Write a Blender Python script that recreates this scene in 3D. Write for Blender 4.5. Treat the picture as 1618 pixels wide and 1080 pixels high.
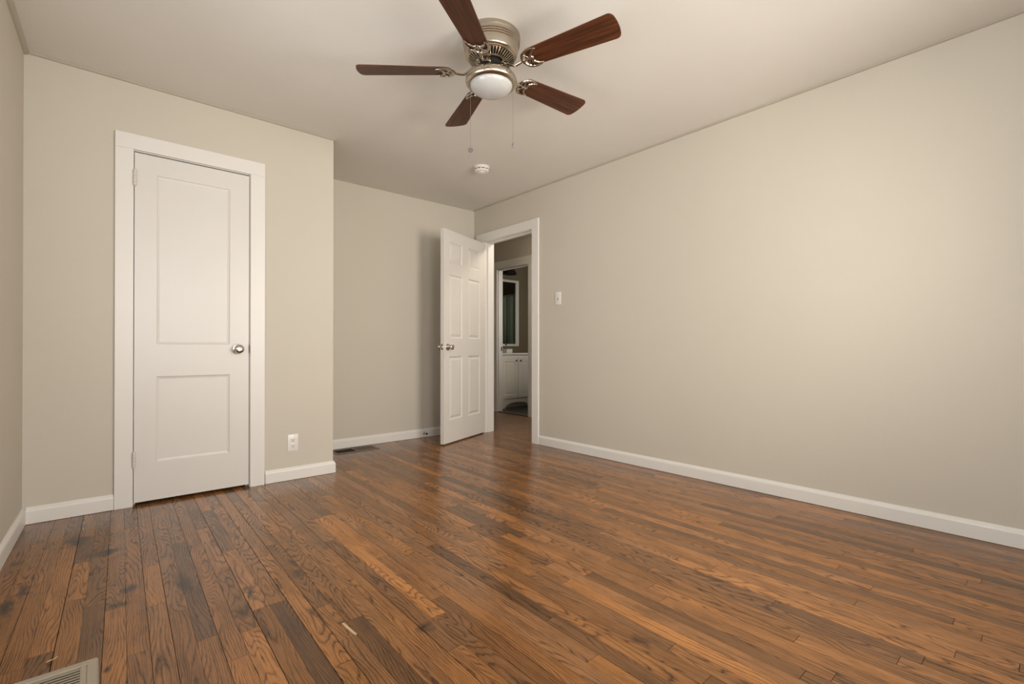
import bpy, bmesh, math, random
from mathutils import Vector, Matrix, Quaternion, noise

scene = bpy.context.scene
COL = scene.collection
for o in list(bpy.data.objects):
    bpy.data.objects.remove(o, do_unlink=True)

# ------------------------------------------------------------------ camera
yaw, pitch, roll = math.radians(40.93), math.radians(0.2101), math.radians(0.0198)
cd = bpy.data.cameras.new('camera')
cam = bpy.data.objects.new('camera', cd)
COL.objects.link(cam)
fwd = Vector((math.sin(yaw)*math.cos(pitch), math.cos(yaw)*math.cos(pitch), math.sin(pitch)))
rgt = Vector((math.cos(yaw), -math.sin(yaw), 0))
up = rgt.cross(fwd)
r2 = rgt*math.cos(roll) + up*math.sin(roll)
u2 = -rgt*math.sin(roll) + up*math.cos(roll)
m = Matrix((r2, u2, -fwd)).transposed().to_4x4()
m.translation = Vector((0, 0, 0.9068))
cam.matrix_world = m
cd.sensor_fit = 'HORIZONTAL'
cd.sensor_width = 36.0
cd.lens = 758.9/1618*36.0
cd.shift_y = 7.48/1618
cd.clip_start = 0.02
scene.camera = cam

# ------------------------------------------------------------------ room measures
H = 2.44
XL, YC, XC, YB, XR = -0.283, 3.513, 1.314, 4.309, 3.178     # left wall, closet wall, closet corner, alcove wall, right wall
YR = -0.75                                                  # rear wall behind the camera
TL = 0.031                                                  # the left wall is a touch out of square
XH = 4.378                                                  # far side of the hall
def xl(y): return XL + TL*(y-YC)

# ------------------------------------------------------------------ world, light, exposure
w = bpy.data.worlds.new('daylight'); scene.world = w; w.use_nodes = True
wb = w.node_tree.nodes['Background']
wb.inputs['Color'].default_value = (0.82, 0.88, 0.95, 1); wb.inputs['Strength'].default_value = 1.0

def area(name, loc, direction, sx, sy, power, color, spread=180):
    l = bpy.data.lights.new(name, 'AREA'); l.shape = 'RECTANGLE'; l.size = sx; l.size_y = sy
    l.energy = power; l.color = color; l.spread = math.radians(spread)
    o = bpy.data.objects.new(name, l); COL.objects.link(o); o.location = loc
    o.rotation_euler = Vector(direction).to_track_quat('-Z', 'Y').to_euler()
    return o
# daylight through the rear and left windows; rear-side and bathroom lamps added as fill
area('rear_window_daylight', (2.05, YR-0.10, 1.36), (0, 1, 0.06), 0.92, 1.30, 37, (1.0, 0.93, 0.83), 105)
area('rear_fill_light', (0.55, YR-0.10, 1.36), (0, 1, -0.04), 0.92, 1.30, 50, (1.0, 0.98, 0.965))  # added frontal fill for the closet wall and door
area('left_window_daylight', (xl(1.88)-0.10, 1.88, 1.40), (1, 0.30, 0.45), 1.05, 1.15, 14, (0.98, 1.0, 0.98), 160)
area('left_near_window_daylight', (xl(0.15)-0.10, 0.15, 1.40), (1, 0, 0.10), 0.90, 1.15, 26, (0.96, 1.0, 0.98), 150)
area('bathroom_fill_light', (5.00, 3.84, 1.60), (0, 1, 0), 0.55, 0.65, 17, (1.0, 0.95, 0.86))  # added fill so the dim bathroom reads
scene.view_settings.view_transform = 'Standard'
scene.view_settings.look = 'None'
scene.view_settings.gamma = 1.0
scene.view_settings.use_curve_mapping = False
scene.view_settings.exposure = 0.04

# ------------------------------------------------------------------ material helpers
def newmat(name):
    m = bpy.data.materials.new(name); m.use_nodes = True
    nt = m.node_tree; b = nt.nodes['Principled BSDF']
    return m, nt, b
def N(nt, kind, **kw):
    n = nt.nodes.new(kind)
    for k, v in kw.items(): setattr(n, k, v)
    return n
def L(nt, a, b): nt.links.new(a, b)
def mth(nt, op, a, b=None, c=None, clamp=False):
    n = nt.nodes.new('ShaderNodeMath'); n.operation = op; n.use_clamp = clamp
    for i, v in enumerate((a, b, c)):
        if v is None: continue
        if isinstance(v, (int, float)): n.inputs[i].default_value = v
        else: L(nt, v, n.inputs[i])
    return n.outputs[0]
def mixc(nt, f, a, b, mode='MIX'):
    n = nt.nodes.new('ShaderNodeMix'); n.data_type = 'RGBA'; n.blend_type = mode
    for s, v in ((n.inputs['Factor'], f), (n.inputs[6], a), (n.inputs[7], b)):
        if isinstance(v, (int, float)): s.default_value = v
        elif isinstance(v, tuple): s.default_value = (*v[:3], 1)
        else: L(nt, v, s)
    return n.outputs[2]
def ramp(nt, f, a, b):
    n = nt.nodes.new('ShaderNodeMapRange'); n.clamp = True
    L(nt, f, n.inputs[0]); n.inputs[1].default_value = a; n.inputs[2].default_value = b
    return n.outputs[0]
def noise_tex(nt, vec, scale, detail=2.0, rough=0.5, dist=0.0):
    n = nt.nodes.new('ShaderNodeTexNoise'); n.inputs['Scale'].default_value = scale
    n.inputs['Detail'].default_value = detail; n.inputs['Roughness'].default_value = rough
    n.inputs['Distortion'].default_value = dist
    if vec is not None: L(nt, vec, n.inputs['Vector'])
    return n.outputs['Fac']
def bump(nt, bsdf, h, strength, dist):
    n = nt.nodes.new('ShaderNodeBump'); n.inputs['Strength'].default_value = strength
    n.inputs['Distance'].default_value = dist
    L(nt, h, n.inputs['Height']); L(nt, n.outputs[0], bsdf.inputs['Normal'])
def objco(nt):
    return nt.nodes.new('ShaderNodeTexCoord').outputs['Object']
def wpos(nt):
    return nt.nodes.new('ShaderNodeNewGeometry').outputs['Position']

def paint(name, col, rough=0.6, mottle=0.03, bs=0.15, bscale=260, spec=0.4):
    m, nt, b = newmat(name)
    p = wpos(nt)
    n = noise_tex(nt, p, 2.3, 3, .6)
    f = mth(nt, 'MULTIPLY_ADD', n, mottle*2, 1-mottle)
    n2 = nt.nodes.new('ShaderNodeVectorMath'); n2.operation = 'SCALE'; n2.inputs[0].default_value = col
    L(nt, f, n2.inputs['Scale']); L(nt, n2.outputs[0], b.inputs['Base Color'])
    b.inputs['Roughness'].default_value = rough; b.inputs['Specular IOR Level'].default_value = spec
    h = noise_tex(nt, p, bscale, 2, .6)
    bump(nt, b, h, bs, .002)
    return m
def plain(name, col, rough=0.5, metal=0.0, spec=0.5, coat=0.0):
    m, nt, b = newmat(name)
    n = noise_tex(nt, objco(nt), 35, 2)
    f = mth(nt, 'MULTIPLY_ADD', n, .06, .97)
    v = nt.nodes.new('ShaderNodeVectorMath'); v.operation = 'SCALE'; v.inputs[0].default_value = col
    L(nt, f, v.inputs['Scale']); L(nt, v.outputs[0], b.inputs['Base Color'])
    b.inputs['Roughness'].default_value = rough; b.inputs['Metallic'].default_value = metal
    b.inputs['Specular IOR Level'].default_value = spec; b.inputs['Coat Weight'].default_value = coat
    return m

M = {}
M['wall'] = paint('greige_wall_paint', (0.59, 0.545, 0.465), .62, .02, .22, 240)
M['ceiling'] = paint('ceiling_paint', (0.75, 0.715, 0.665), .8, .03, .35, 120)
M['crown'] = paint('shadowed_trim_paint', (0.45, 0.40, 0.325), .55, .03, .2, 200)  # darker than the wall so the beads read as a shadow line
M['trim'] = paint('white_trim_paint', (0.77, 0.745, 0.705), .38, .015, .10, 90, .5)
M['door'] = paint('white_door_paint', (0.71, 0.685, 0.645), .36, .012, .08, 120, .5)
M['hinge'] = paint('painted_hinge', (0.68, 0.64, 0.58), .4, .08, .3, 400, .5)
M['bathwall'] = paint('brown_bathroom_paint', (0.20, 0.155, 0.095), .6, .06, .3, 200)
M['plastic'] = plain('white_plastic', (0.80, 0.77, 0.73), .3)
M['slot'] = plain('dark_slot', (0.03, 0.028, 0.025), .6)
M['void'] = plain('dark_void', (0.012, 0.010, 0.009), .9)
M['black'] = plain('black_metal', (0.02, 0.018, 0.016), .4, .6)
M['bronze'] = plain('dark_bronze', (0.035, 0.028, 0.022), .35, .7)
M['vent'] = plain('beige_enamel', (0.42, 0.36, 0.28), .4)
M['ventbrown'] = plain('taupe_enamel', (0.17, 0.12, 0.085), .4)
M['damper'] = plain('grey_damper', (0.06, 0.05, 0.04), .5)
M['arm'] = plain('polished_arm_metal', (0.50, 0.44, 0.37), .18, 1.0)
M['fob'] = plain('grey_fob', (0.22, 0.205, 0.21), .35, .6)
M['steel'] = plain('worn_satin_metal', (0.62, 0.58, 0.52), .22, 1.0)
M['opal'] = plain('opal_glass', (0.50, 0.495, 0.48), .25, 0, .5, .3)
M['vanity'] = plain('white_vanity', (0.76, 0.70, 0.61), .35)
M['counter'] = plain('cultured_marble', (0.80, 0.77, 0.72), .15)
M['chip'] = plain('bare_wood', (0.62, 0.45, 0.27), .7)
M['curtain'] = plain('green_grey_curtain', (0.32, 0.37, 0.27), .8)

def brushed(name, col, rough):
    m, nt, b = newmat(name)
    b.inputs['Base Color'].default_value = (*col, 1); b.inputs['Metallic'].default_value = 1
    mp = N(nt, 'ShaderNodeMapping'); mp.inputs['Scale'].default_value = (3, 3, 260)
    L(nt, objco(nt), mp.inputs['Vector'])
    n = noise_tex(nt, mp.outputs[0], 4, 2)
    L(nt, mth(nt, 'MULTIPLY_ADD', n, .16, rough-.08), b.inputs['Roughness'])
    b.inputs['Anisotropic'].default_value = .6
    tg = N(nt, 'ShaderNodeTangent'); tg.direction_type = 'RADIAL'; tg.axis = 'Z'; L(nt, tg.outputs[0], b.inputs['Tangent'])
    return m
M['nickel'] = brushed('brushed_nickel', (0.47, 0.415, 0.34), .24)

def mirror():
    m, nt, b = newmat('mirror_glass')
    b.inputs['Base Color'].default_value = (.80, .84, .80, 1); b.inputs['Metallic'].default_value = 1
    n = noise_tex(nt, objco(nt), 8)
    L(nt, mth(nt, 'MULTIPLY_ADD', n, .02, .02), b.inputs['Roughness'])
    return m
M['mirror'] = mirror()
def lampglow():
    m, nt, b = newmat('fill_lamp_glow')
    n = noise_tex(nt, objco(nt), 12)
    b.inputs['Base Color'].default_value = (.8, .78, .72, 1)
    b.inputs['Emission Color'].default_value = (1.0, .88, .72, 1)
    L(nt, mth(nt, 'MULTIPLY_ADD', n, .6, HALL_GLOW), b.inputs['Emission Strength'])
    return m
HALL_GLOW = 58.0  # glow of the lamp added to light the hall
M['lampglow'] = lampglow()
def pane():
    m = bpy.data.materials.new('window_glass'); m.use_nodes = True; nt = m.node_tree
    for n in list(nt.nodes): nt.nodes.remove(n)
    o = N(nt, 'ShaderNodeOutputMaterial'); t = N(nt, 'ShaderNodeBsdfTransparent'); g = N(nt, 'ShaderNodeBsdfGlossy')
    g.inputs['Roughness'].default_value = .02
    mx = N(nt, 'ShaderNodeMixShader'); fr = N(nt, 'ShaderNodeFresnel'); fr.inputs['IOR'].default_value = 1.45
    L(nt, fr.outputs[0], mx.inputs[0]); L(nt, t.outputs[0], mx.inputs[1]); L(nt, g.outputs[0], mx.inputs[2]); L(nt, mx.outputs[0], o.inputs[0])
    return m
M['glass'] = pane()

def blade_wood():
    m, nt, b = newmat('walnut_blade')
    mp = N(nt, 'ShaderNodeMapping'); mp.inputs['Scale'].default_value = (1.3, 26, 8)
    L(nt, objco(nt), mp.inputs['Vector'])
    n = noise_tex(nt, mp.outputs[0], 1.6, 5, .65, .6)
    mp2 = N(nt, 'ShaderNodeMapping'); mp2.inputs['Scale'].default_value = (8, 420, 8)
    L(nt, objco(nt), mp2.inputs['Vector'])
    n2 = noise_tex(nt, mp2.outputs[0], 1.0, 2)
    f = mth(nt, 'MULTIPLY_ADD', n2, .25, mth(nt, 'MULTIPLY_ADD', ramp(nt, n, .32, .68), .85, -.08), clamp=True)
    L(nt, mixc(nt, f, (0.020, 0.0070, 0.0040), (0.150, 0.046, 0.016)), b.inputs['Base Color'])
    b.inputs['Roughness'].default_value = .38
    b.inputs['Specular IOR Level'].default_value = .25
    return m
M['walnut'] = blade_wood()

def floor_wood():
    m, nt, b = newmat('oak_strip_floor')
    uv = N(nt, 'ShaderNodeUVMap', uv_map='plank').outputs[0]
    at = N(nt, 'ShaderNodeAttribute', attribute_name='tone').outputs['Color']
    sa = N(nt, 'ShaderNodeSeparateColor'); L(nt, at, sa.inputs[0])
    tone, hue, rnd = sa.outputs[0], sa.outputs[1], sa.outputs[2]
    su = N(nt, 'ShaderNodeSeparateXYZ'); L(nt, uv, su.inputs[0]); ux, vy = su.outputs[0], su.outputs[1]
    cb = N(nt, 'ShaderNodeCombineXYZ'); L(nt, mth(nt, 'MULTIPLY', ux, 11), cb.inputs[0]); L(nt, mth(nt, 'MULTIPLY', vy, 1.7), cb.inputs[1]); L(nt, mth(nt, 'MULTIPLY', rnd, 97), cb.inputs[2])
    big = noise_tex(nt, cb.outputs[0], 1.0, 1.5, .45, .25)
    cw = N(nt, 'ShaderNodeCombineXYZ'); L(nt, mth(nt, 'MULTIPLY', ux, 60), cw.inputs[0]); L(nt, mth(nt, 'MULTIPLY', vy, 22), cw.inputs[1]); L(nt, mth(nt, 'MULTIPLY', rnd, 31), cw.inputs[2])
    wob = noise_tex(nt, cw.outputs[0], 1.0, 2, .6)
    # growth rings: contour lines of the stretched noise, straighter on some planks
    straight = mth(nt, 'MULTIPLY', mth(nt, 'FRACT', mth(nt, 'MULTIPLY', rnd, 7.31)), 170)
    ph = mth(nt, 'ADD', mth(nt, 'MULTIPLY', big, 19), mth(nt, 'MULTIPLY', ux, straight))
    ph = mth(nt, 'ADD', ph, mth(nt, 'MULTIPLY', wob, .55))
    fr = mth(nt, 'FRACT', ph)
    ring = mth(nt, 'POWER', mth(nt, 'ABSOLUTE', mth(nt, 'MULTIPLY_ADD', fr, 2, -1)), 3.2)
    cf = N(nt, 'ShaderNodeCombineXYZ'); L(nt, mth(nt, 'MULTIPLY', ux, 900), cf.inputs[0]); L(nt, mth(nt, 'MULTIPLY', vy, 26), cf.inputs[1]); L(nt, mth(nt, 'MULTIPLY', rnd, 57), cf.inputs[2])
    fib = noise_tex(nt, cf.outputs[0], 1.0, 3, .65)
    fibd = ramp(nt, fib, .46, .70)
    cl = N(nt, 'ShaderNodeCombineXYZ'); L(nt, mth(nt, 'MULTIPLY', ux, 16), cl.inputs[0]); L(nt, mth(nt, 'MULTIPLY', vy, 5), cl.inputs[1]); L(nt, mth(nt, 'MULTIPLY', rnd, 13), cl.inputs[2])
    cloud = noise_tex(nt, cl.outputs[0], 1.0, 3, .6)
    light = mixc(nt, hue, (0.245, 0.118, 0.050), (0.375, 0.158, 0.044))
    dark = mixc(nt, hue, (0.038, 0.018, 0.0085), (0.055, 0.019, 0.0060))
    f = mth(nt, 'ADD', mth(nt, 'MULTIPLY', ring, .66), mth(nt, 'MULTIPLY', fibd, .40))
    cs = N(nt, 'ShaderNodeCombineXYZ'); L(nt, mth(nt, 'MULTIPLY', ux, 260), cs.inputs[0]); L(nt, mth(nt, 'MULTIPLY', vy, 3.0), cs.inputs[1]); L(nt, mth(nt, 'MULTIPLY', rnd, 71), cs.inputs[2])
    f = mth(nt, 'ADD', f, mth(nt, 'MULTIPLY_ADD', ramp(nt, noise_tex(nt, cs.outputs[0], 1.0, 3, .6), .38, .66), .38, -.14))
    f = mth(nt, 'ADD', f, mth(nt, 'MULTIPLY_ADD', ramp(nt, cloud, .35, .75), .42, -.12), clamp=True)
    c = mixc(nt, f, light, dark)
    v = nt.nodes.new('ShaderNodeVectorMath'); v.operation = 'SCALE'; L(nt, c, v.inputs[0]); L(nt, mth(nt, 'MULTIPLY', tone, FLOOR_GAIN), v.inputs['Scale'])
    c = v.outputs[0]
    # old water stains, knots and a dark hall patch, each with a place and shape of its own
    pos = wpos(nt)
    wn = N(nt, 'ShaderNodeTexNoise'); wn.inputs['Scale'].default_value = 22; wn.inputs['Detail'].default_value = 4
    L(nt, pos, wn.inputs['Vector'])
    off = N(nt, 'ShaderNodeVectorMath', operation='MULTIPLY_ADD'); L(nt, wn.outputs['Color'], off.inputs[0])
    off.inputs[1].default_value = (.045, .10, 0); off.inputs[2].default_value = (-.0225, -.05, 0)
    pp = N(nt, 'ShaderNodeVectorMath', operation='ADD'); L(nt, pos, pp.inputs[0]); L(nt, off.outputs[0], pp.inputs[1])
    tot = None
    for (sx, sy, s, rx, ry) in STAINS_AND_PATCH:
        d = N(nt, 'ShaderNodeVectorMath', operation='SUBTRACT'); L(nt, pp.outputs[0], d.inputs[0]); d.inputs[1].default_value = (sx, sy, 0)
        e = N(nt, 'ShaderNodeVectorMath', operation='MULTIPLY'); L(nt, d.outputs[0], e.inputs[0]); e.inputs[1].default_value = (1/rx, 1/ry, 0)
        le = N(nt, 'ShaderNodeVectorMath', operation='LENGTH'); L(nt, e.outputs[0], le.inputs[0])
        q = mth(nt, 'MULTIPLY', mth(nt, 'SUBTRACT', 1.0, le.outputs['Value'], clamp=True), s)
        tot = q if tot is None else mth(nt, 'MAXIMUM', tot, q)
    # random small knots
    vo = N(nt, 'ShaderNodeTexVoronoi'); vo.inputs['Scale'].default_value = 2.1; L(nt, pp.outputs[0], vo.inputs['Vector'])
    kn = mth(nt, 'MULTIPLY', mth(nt, 'SUBTRACT', 1.0, mth(nt, 'MULTIPLY', vo.outputs['Distance'], 19), clamp=True), .45)
    tot = mth(nt, 'MAXIMUM', tot, kn)
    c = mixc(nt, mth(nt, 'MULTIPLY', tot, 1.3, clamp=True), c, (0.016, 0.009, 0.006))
    # dirt along the seams
    ea = N(nt, 'ShaderNodeAttribute', attribute_name='edge').outputs['Color']
    L(nt, c, b.inputs['Base Color'])
    rg = mth(nt, 'MULTIPLY_ADD', cloud, .10, .11)
    rg = mth(nt, 'ADD', rg, mth(nt, 'MULTIPLY', ring, .07))
    L(nt, rg, b.inputs['Roughness'])
    b.inputs['Specular IOR Level'].default_value = .40
    b.inputs['IOR'].default_value = 1.5
    cp = N(nt, 'ShaderNodeCombineXYZ'); L(nt, mth(nt, 'MULTIPLY', ux, 40), cp.inputs[0]); L(nt, mth(nt, 'MULTIPLY', vy, 6), cp.inputs[1]); L(nt, rnd, cp.inputs[2])
    wav = noise_tex(nt, cp.outputs[0], 1.0, 1)
    h = mth(nt, 'ADD', mth(nt, 'MULTIPLY', ring, -.30), mth(nt, 'ADD', mth(nt, 'MULTIPLY', fibd, -.25), mth(nt, 'MULTIPLY', wav, 1.4)))
    bump(nt, b, h, .30, .0010)
    return m
FLOOR_GAIN = 1.04
STAINS_AND_PATCH = [(-0.063, 3.045, 1.0, .05, .10), (0.047, 2.793, 1.1, .045, .05), (0.02, 2.80, .6, .09, .05), (0.1, 2.315, 0.9, .03, .07), (0.060, 2.20, 0.8, .045, .035),
    (0.26, 2.241, 0.75, .035, .14), (0.437, 1.992, 0.8, .02, .09), (0.618, 2.035, 0.6, .035, .06), (-0.251, 2.901, 0.7, .03, .05),
    (-0.236, 2.431, 0.9, .03, .12), (-0.20, 2.55, .8, .02, .10), (0.028, 1.773, 0.9, .008, .025), (0.811, 1.372, 0.7, .04, .04), (1.283, 0.874, 0.6, .03, .05), (0.386, 1.86, 0.5, .04, .07),
    (4.02, 4.80, .6, .16, .17), (-0.27, 3.36, .8, .04, .08), (-0.05, 3.30, .7, .02, .05), (0.05, 3.30, .6, .03, .04)]  # the hall entry only darkens a patch of floor
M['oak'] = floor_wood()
def tile():
    m, nt, b = newmat('slate_floor_tile')
    br = N(nt, 'ShaderNodeTexBrick'); br.offset = 0
    br.inputs['Scale'].default_value = 3.3; br.inputs['Mortar Size'].default_value = .012
    br.inputs['Brick Width'].default_value = 1; br.inputs['Row Height'].default_value = 1
    br.inputs['Color1'].default_value = (.075, .062, .050, 1); br.inputs['Color2'].default_value = (.055, .048, .04, 1); br.inputs['Mortar'].default_value = (.10, .09, .08, 1)
    L(nt, wpos(nt), br.inputs['Vector']); L(nt, br.outputs[0], b.inputs['Base Color']); b.inputs['Roughness'].default_value = .35
    return m
M['tile'] = tile()

# ------------------------------------------------------------------ mesh helpers
def tagged(o, label=None, cat=None, group=None, kind=None):
    if label: o['label'] = label
    if cat: o['category'] = cat
    if group: o['group'] = group
    if kind: o['kind'] = kind
    return o
def obj(name, bm, mat, parent=None, smooth=False, loc=None):
    me = bpy.data.meshes.new(name)
    bmesh.ops.recalc_face_normals(bm, faces=bm.faces[:])
    bm.to_mesh(me); bm.free()
    if smooth:
        for p in me.polygons: p.use_smooth = True
        try: me.set_sharp_from_angle(angle=math.radians(38))
        except Exception: pass
    me.materials.append(mat)
    o = bpy.data.objects.new(name, me); COL.objects.link(o)
    if parent: o.parent = parent
    if loc: o.location = loc
    return o
def empty(name, loc=(0, 0, 0), rz=0):
    o = bpy.data.objects.new(name, None); COL.objects.link(o); o.location = loc; o.rotation_euler = (0, 0, rz)
    o.empty_display_size = .1
    return o
def BM(): return bmesh.new()
def box(bm, x0, x1, y0, y1, z0, z1, bev=0, mat=None):
    r = bmesh.ops.create_cube(bm, size=1)
    vs = r['verts']
    for v in vs:
        v.co = Vector(((x0+x1)/2+v.co.x*(x1-x0), (y0+y1)/2+v.co.y*(y1-y0), (z0+z1)/2+v.co.z*(z1-z0)))
    if bev:
        es = list({e for v in vs for e in v.link_edges})
        r = bmesh.ops.bevel(bm, geom=es, offset=bev, segments=2, affect='EDGES', profile=.5)
        vs = list({v for f in r['faces'] for v in f.verts} | {v for v in vs if v.is_valid})
    if mat is not None:
        for v in vs: v.co = mat @ v.co
    return vs
def lathe(bm, prof, seg=48, mat=None, cap=True):
    rings = []
    for r, z in prof:
        ring = []
        for i in range(seg):
            a = 2*math.pi*i/seg
            v = bm.verts.new((r*math.cos(a), r*math.sin(a), z))
            ring.append(v)
        rings.append(ring)
    for a, b in zip(rings, rings[1:]):
        for i in range(seg):
            bm.faces.new((a[i], a[(i+1) % seg], b[(i+1) % seg], b[i]))
    if cap:
        bm.faces.new(rings[0]); bm.faces.new(rings[-1])
    if mat is not None:
        for ring in rings:
            for v in ring: v.co = mat @ v.co
def tube(bm, pts, rad, seg=10, flat=1.0, cap=True):
    pts = [Vector(p) for p in pts]
    rs = rad if isinstance(rad, (list, tuple)) else [rad]*len(pts)
    prev = None; rings = []
    for i, p in enumerate(pts):
        t = (pts[min(i+1, len(pts)-1)] - pts[max(i-1, 0)]).normalized()
        if prev is None:
            n = Vector((0, 0, 1)) if abs(t.z) < .9 else Vector((1, 0, 0))
        else: n = prev
        n = (n - t*n.dot(t)).normalized(); prev = n; b = t.cross(n)
        rings.append([bm.verts.new(p + b*math.cos(2*math.pi*k/seg)*rs[i] + n*math.sin(2*math.pi*k/seg)*rs[i]*flat) for k in range(seg)])
    for a, b in zip(rings, rings[1:]):
        for k in range(seg): bm.faces.new((a[k], a[(k+1) % seg], b[(k+1) % seg], b[k]))
    if cap: bm.faces.new(rings[0]); bm.faces.new(rings[-1])
def spline(pts, n=8):
    P = [Vector(p) for p in pts]; out = []
    for i in range(len(P)-1):
        p0 = P[max(i-1, 0)]; p1 = P[i]; p2 = P[i+1]; p3 = P[min(i+2, len(P)-1)]
        for k in range(n):
            t = k/n
            out.append(.5*((2*p1)+(-p0+p2)*t+(2*p0-5*p1+4*p2-p3)*t*t+(-p0+3*p1-3*p2+p3)*t**3))
    out.append(P[-1]); return out
def sweep(bm, path, prof):
    """path: plan points; prof: (offset to the left of the travel direction, z). Mitred corners."""
    P = [Vector((*p, 0)) for p in path]; rings = []
    for i, p in enumerate(P):
        d1 = (p-P[i-1]).normalized() if i > 0 else None
        d2 = (P[i+1]-p).normalized() if i < len(P)-1 else None
        d1 = d1 or d2; d2 = d2 or d1
        n1 = Vector((-d1.y, d1.x, 0)); n2 = Vector((-d2.y, d2.x, 0))
        mth_ = (n1+n2).normalized(); k = 1/max(.2, mth_.dot(n1))
        rings.append([bm.verts.new(p + mth_*k*o + Vector((0, 0, z))) for o, z in prof])
    n = len(prof)
    for a, b in zip(rings, rings[1:]):
        for k in range(n): bm.faces.new((a[k], a[(k+1) % n], b[(k+1) % n], b[k]))
    bm.faces.new(rings[0]); bm.faces.new(rings[-1])
def wall_with_holes(bm, a0, a1, z0, z1, t0, t1, holes, axis):
    """slab from a0..a1 along the wall, t0..t1 across it, with rectangular holes (p0,p1,q0,q1)."""
    As = sorted({a0, a1, *[h[0] for h in holes], *[h[1] for h in holes]})
    Zs = sorted({z0, z1, *[h[2] for h in holes], *[h[3] for h in holes]})
    solid = lambda i, j: 0 <= i < len(As)-1 and 0 <= j < len(Zs)-1 and not any(
        h[0] <= (As[i]+As[i+1])/2 <= h[1] and h[2] <= (Zs[j]+Zs[j+1])/2 <= h[3] for h in holes)
    def P(a, t, z): return (t, a, z) if axis == 'y' else (a, t, z)
    cache = {}
    def V(a, t, z):
        k = (round(a, 5), round(t, 5), round(z, 5))
        if k not in cache: cache[k] = bm.verts.new(P(a, t, z))
        return cache[k]
    for i in range(len(As)-1):
        for j in range(len(Zs)-1):
            if not solid(i, j): continue
            a, b, c, d = As[i], As[i+1], Zs[j], Zs[j+1]
            for t in (t0, t1): bm.faces.new((V(a, t, c), V(b, t, c), V(b, t, d), V(a, t, d)))
            if not solid(i-1, j): bm.faces.new((V(a, t0, c), V(a, t1, c), V(a, t1, d), V(a, t0, d)))
            if not solid(i+1, j): bm.faces.new((V(b, t0, c), V(b, t1, c), V(b, t1, d), V(b, t0, d)))
            if not solid(i, j-1): bm.faces.new((V(a, t0, c), V(b, t0, c), V(b, t1, c), V(a, t1, c)))
            if not solid(i, j+1): bm.faces.new((V(a, t0, d), V(b, t0, d), V(b, t1, d), V(a, t1, d)))
def paneled(bm, W, Z0, Z1, T, panels, prof, mat=None):
    """door slab: x 0..W, y 0..T (both faces panelled), z Z0..Z1. panels (x0,x1,z0,z1); prof [(inset, depth)]"""
    Xs = sorted({0, W, *[p[0] for p in panels], *[p[1] for p in panels]})
    Zs = sorted({Z0, Z1, *[p[2] for p in panels], *[p[3] for p in panels]})
    cache = {}
    def V(x, y, z):
        k = (round(x, 5), round(y, 5), round(z, 5))
        if k not in cache:
            co = Vector((x, y, z))
            cache[k] = bm.verts.new(mat @ co if mat is not None else co)
        return cache[k]
    for side in (0, 1):
        yf = 0 if side == 0 else T; sg = 1 if side == 0 else -1
        for i in range(len(Xs)-1):
            for j in range(len(Zs)-1):
                a, b, c, d = Xs[i], Xs[i+1], Zs[j], Zs[j+1]
                if any(p[0]-1e-6 <= a and b <= p[1]+1e-6 and p[2]-1e-6 <= c and d <= p[3]+1e-6 for p in panels): continue
                bm.faces.new((V(a, yf, c), V(b, yf, c), V(b, yf, d), V(a, yf, d)))
        for (x0, x1, z0, z1) in panels:
            prev = None
            for ins, dep in [(0, 0)]+prof:
                y = yf+sg*dep
                cur = [V(x0+ins, y, z0+ins), V(x1-ins, y, z0+ins), V(x1-ins, y, z1-ins), V(x0+ins, y, z1-ins)]
                if prev:
                    # split long edges by the grid lines are avoided: panels keep their own corners only
                    for k in range(4): bm.faces.new((prev[k], prev[(k+1) % 4], cur[(k+1) % 4], cur[k]))
                prev = cur
            bm.faces.new(prev)
    for i in range(len(Xs)-1):
        for z in (Z0, Z1): bm.faces.new((V(Xs[i], 0, z), V(Xs[i+1], 0, z), V(Xs[i+1], T, z), V(Xs[i], T, z)))
    for j in range(len(Zs)-1):
        for x in (0, W): bm.faces.new((V(x, 0, Zs[j]), V(x, 0, Zs[j+1]), V(x, T, Zs[j+1]), V(x, T, Zs[j])))
def rot_to(direction):
    return Vector(direction).to_track_quat('Z', 'Y').to_matrix().to_4x4()

# ================================================================== STRUCTURE
def struct(name, bm, mat, label, parent=None, **kw):
    o = obj(name, bm, mat, parent, **kw)
    if parent is None: tagged(o, label, None, None, 'structure')
    return o
CAT = {}
# ---- oak strip floor: every board is its own face with its own tone, boards run away from the camera
random.seed(11)
PIT = 0.0562
def seam_slope(x):
    t = min(1, max(0, (x-.25)/.6)); return .031*(1-t)+.014*t
def seam_x(k, y):
    xs = .0776+k*PIT
    return xs+seam_slope(xs)*(y-2)
def plank_of(x, y):
    k0 = int((x-.0776)/PIT)-3
    for k in range(k0, k0+8):
        if seam_x(k, y) <= x < seam_x(k+1, y): return k
    return k0
JOINTS = [(-0.056, 2.344), (-0.133, 1.991), (-0.179, 1.939), (0.054, 2.175), (0.221, 2.012), (0.384, 1.727), (0.324, 1.591), (0.445, 1.845), (0.527, 1.369), (0.6, 1.716), (0.935, 1.501), (0.873, 1.4), (0.817, 1.215), (0.653, 1.569), (0.604, 1.476), (0.719, 1.789), (0.55, 1.367), (0.177, 2.503), (0.137, 3.1), (0.567, 2.316), (0.409, 2.847), (0.95, 1.955), (1.044, 1.902), (0.907, 2.614), (0.803, 2.192), (1.064, 2.994), (1.895, 1.12), (1.561, 0.956), (1.848, 0.686), (1.333, 0.788), (1.274, 0.647), (1.495, 0.482), (1.798, 0.274), (2.254, 0.891), (2.55, 0.254), (1.613, 1.04), (1.138, 1.137), (1.095, 0.91), (1.382, 1.278), (1.428, 1.426), (1.656, 1.286)]
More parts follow.
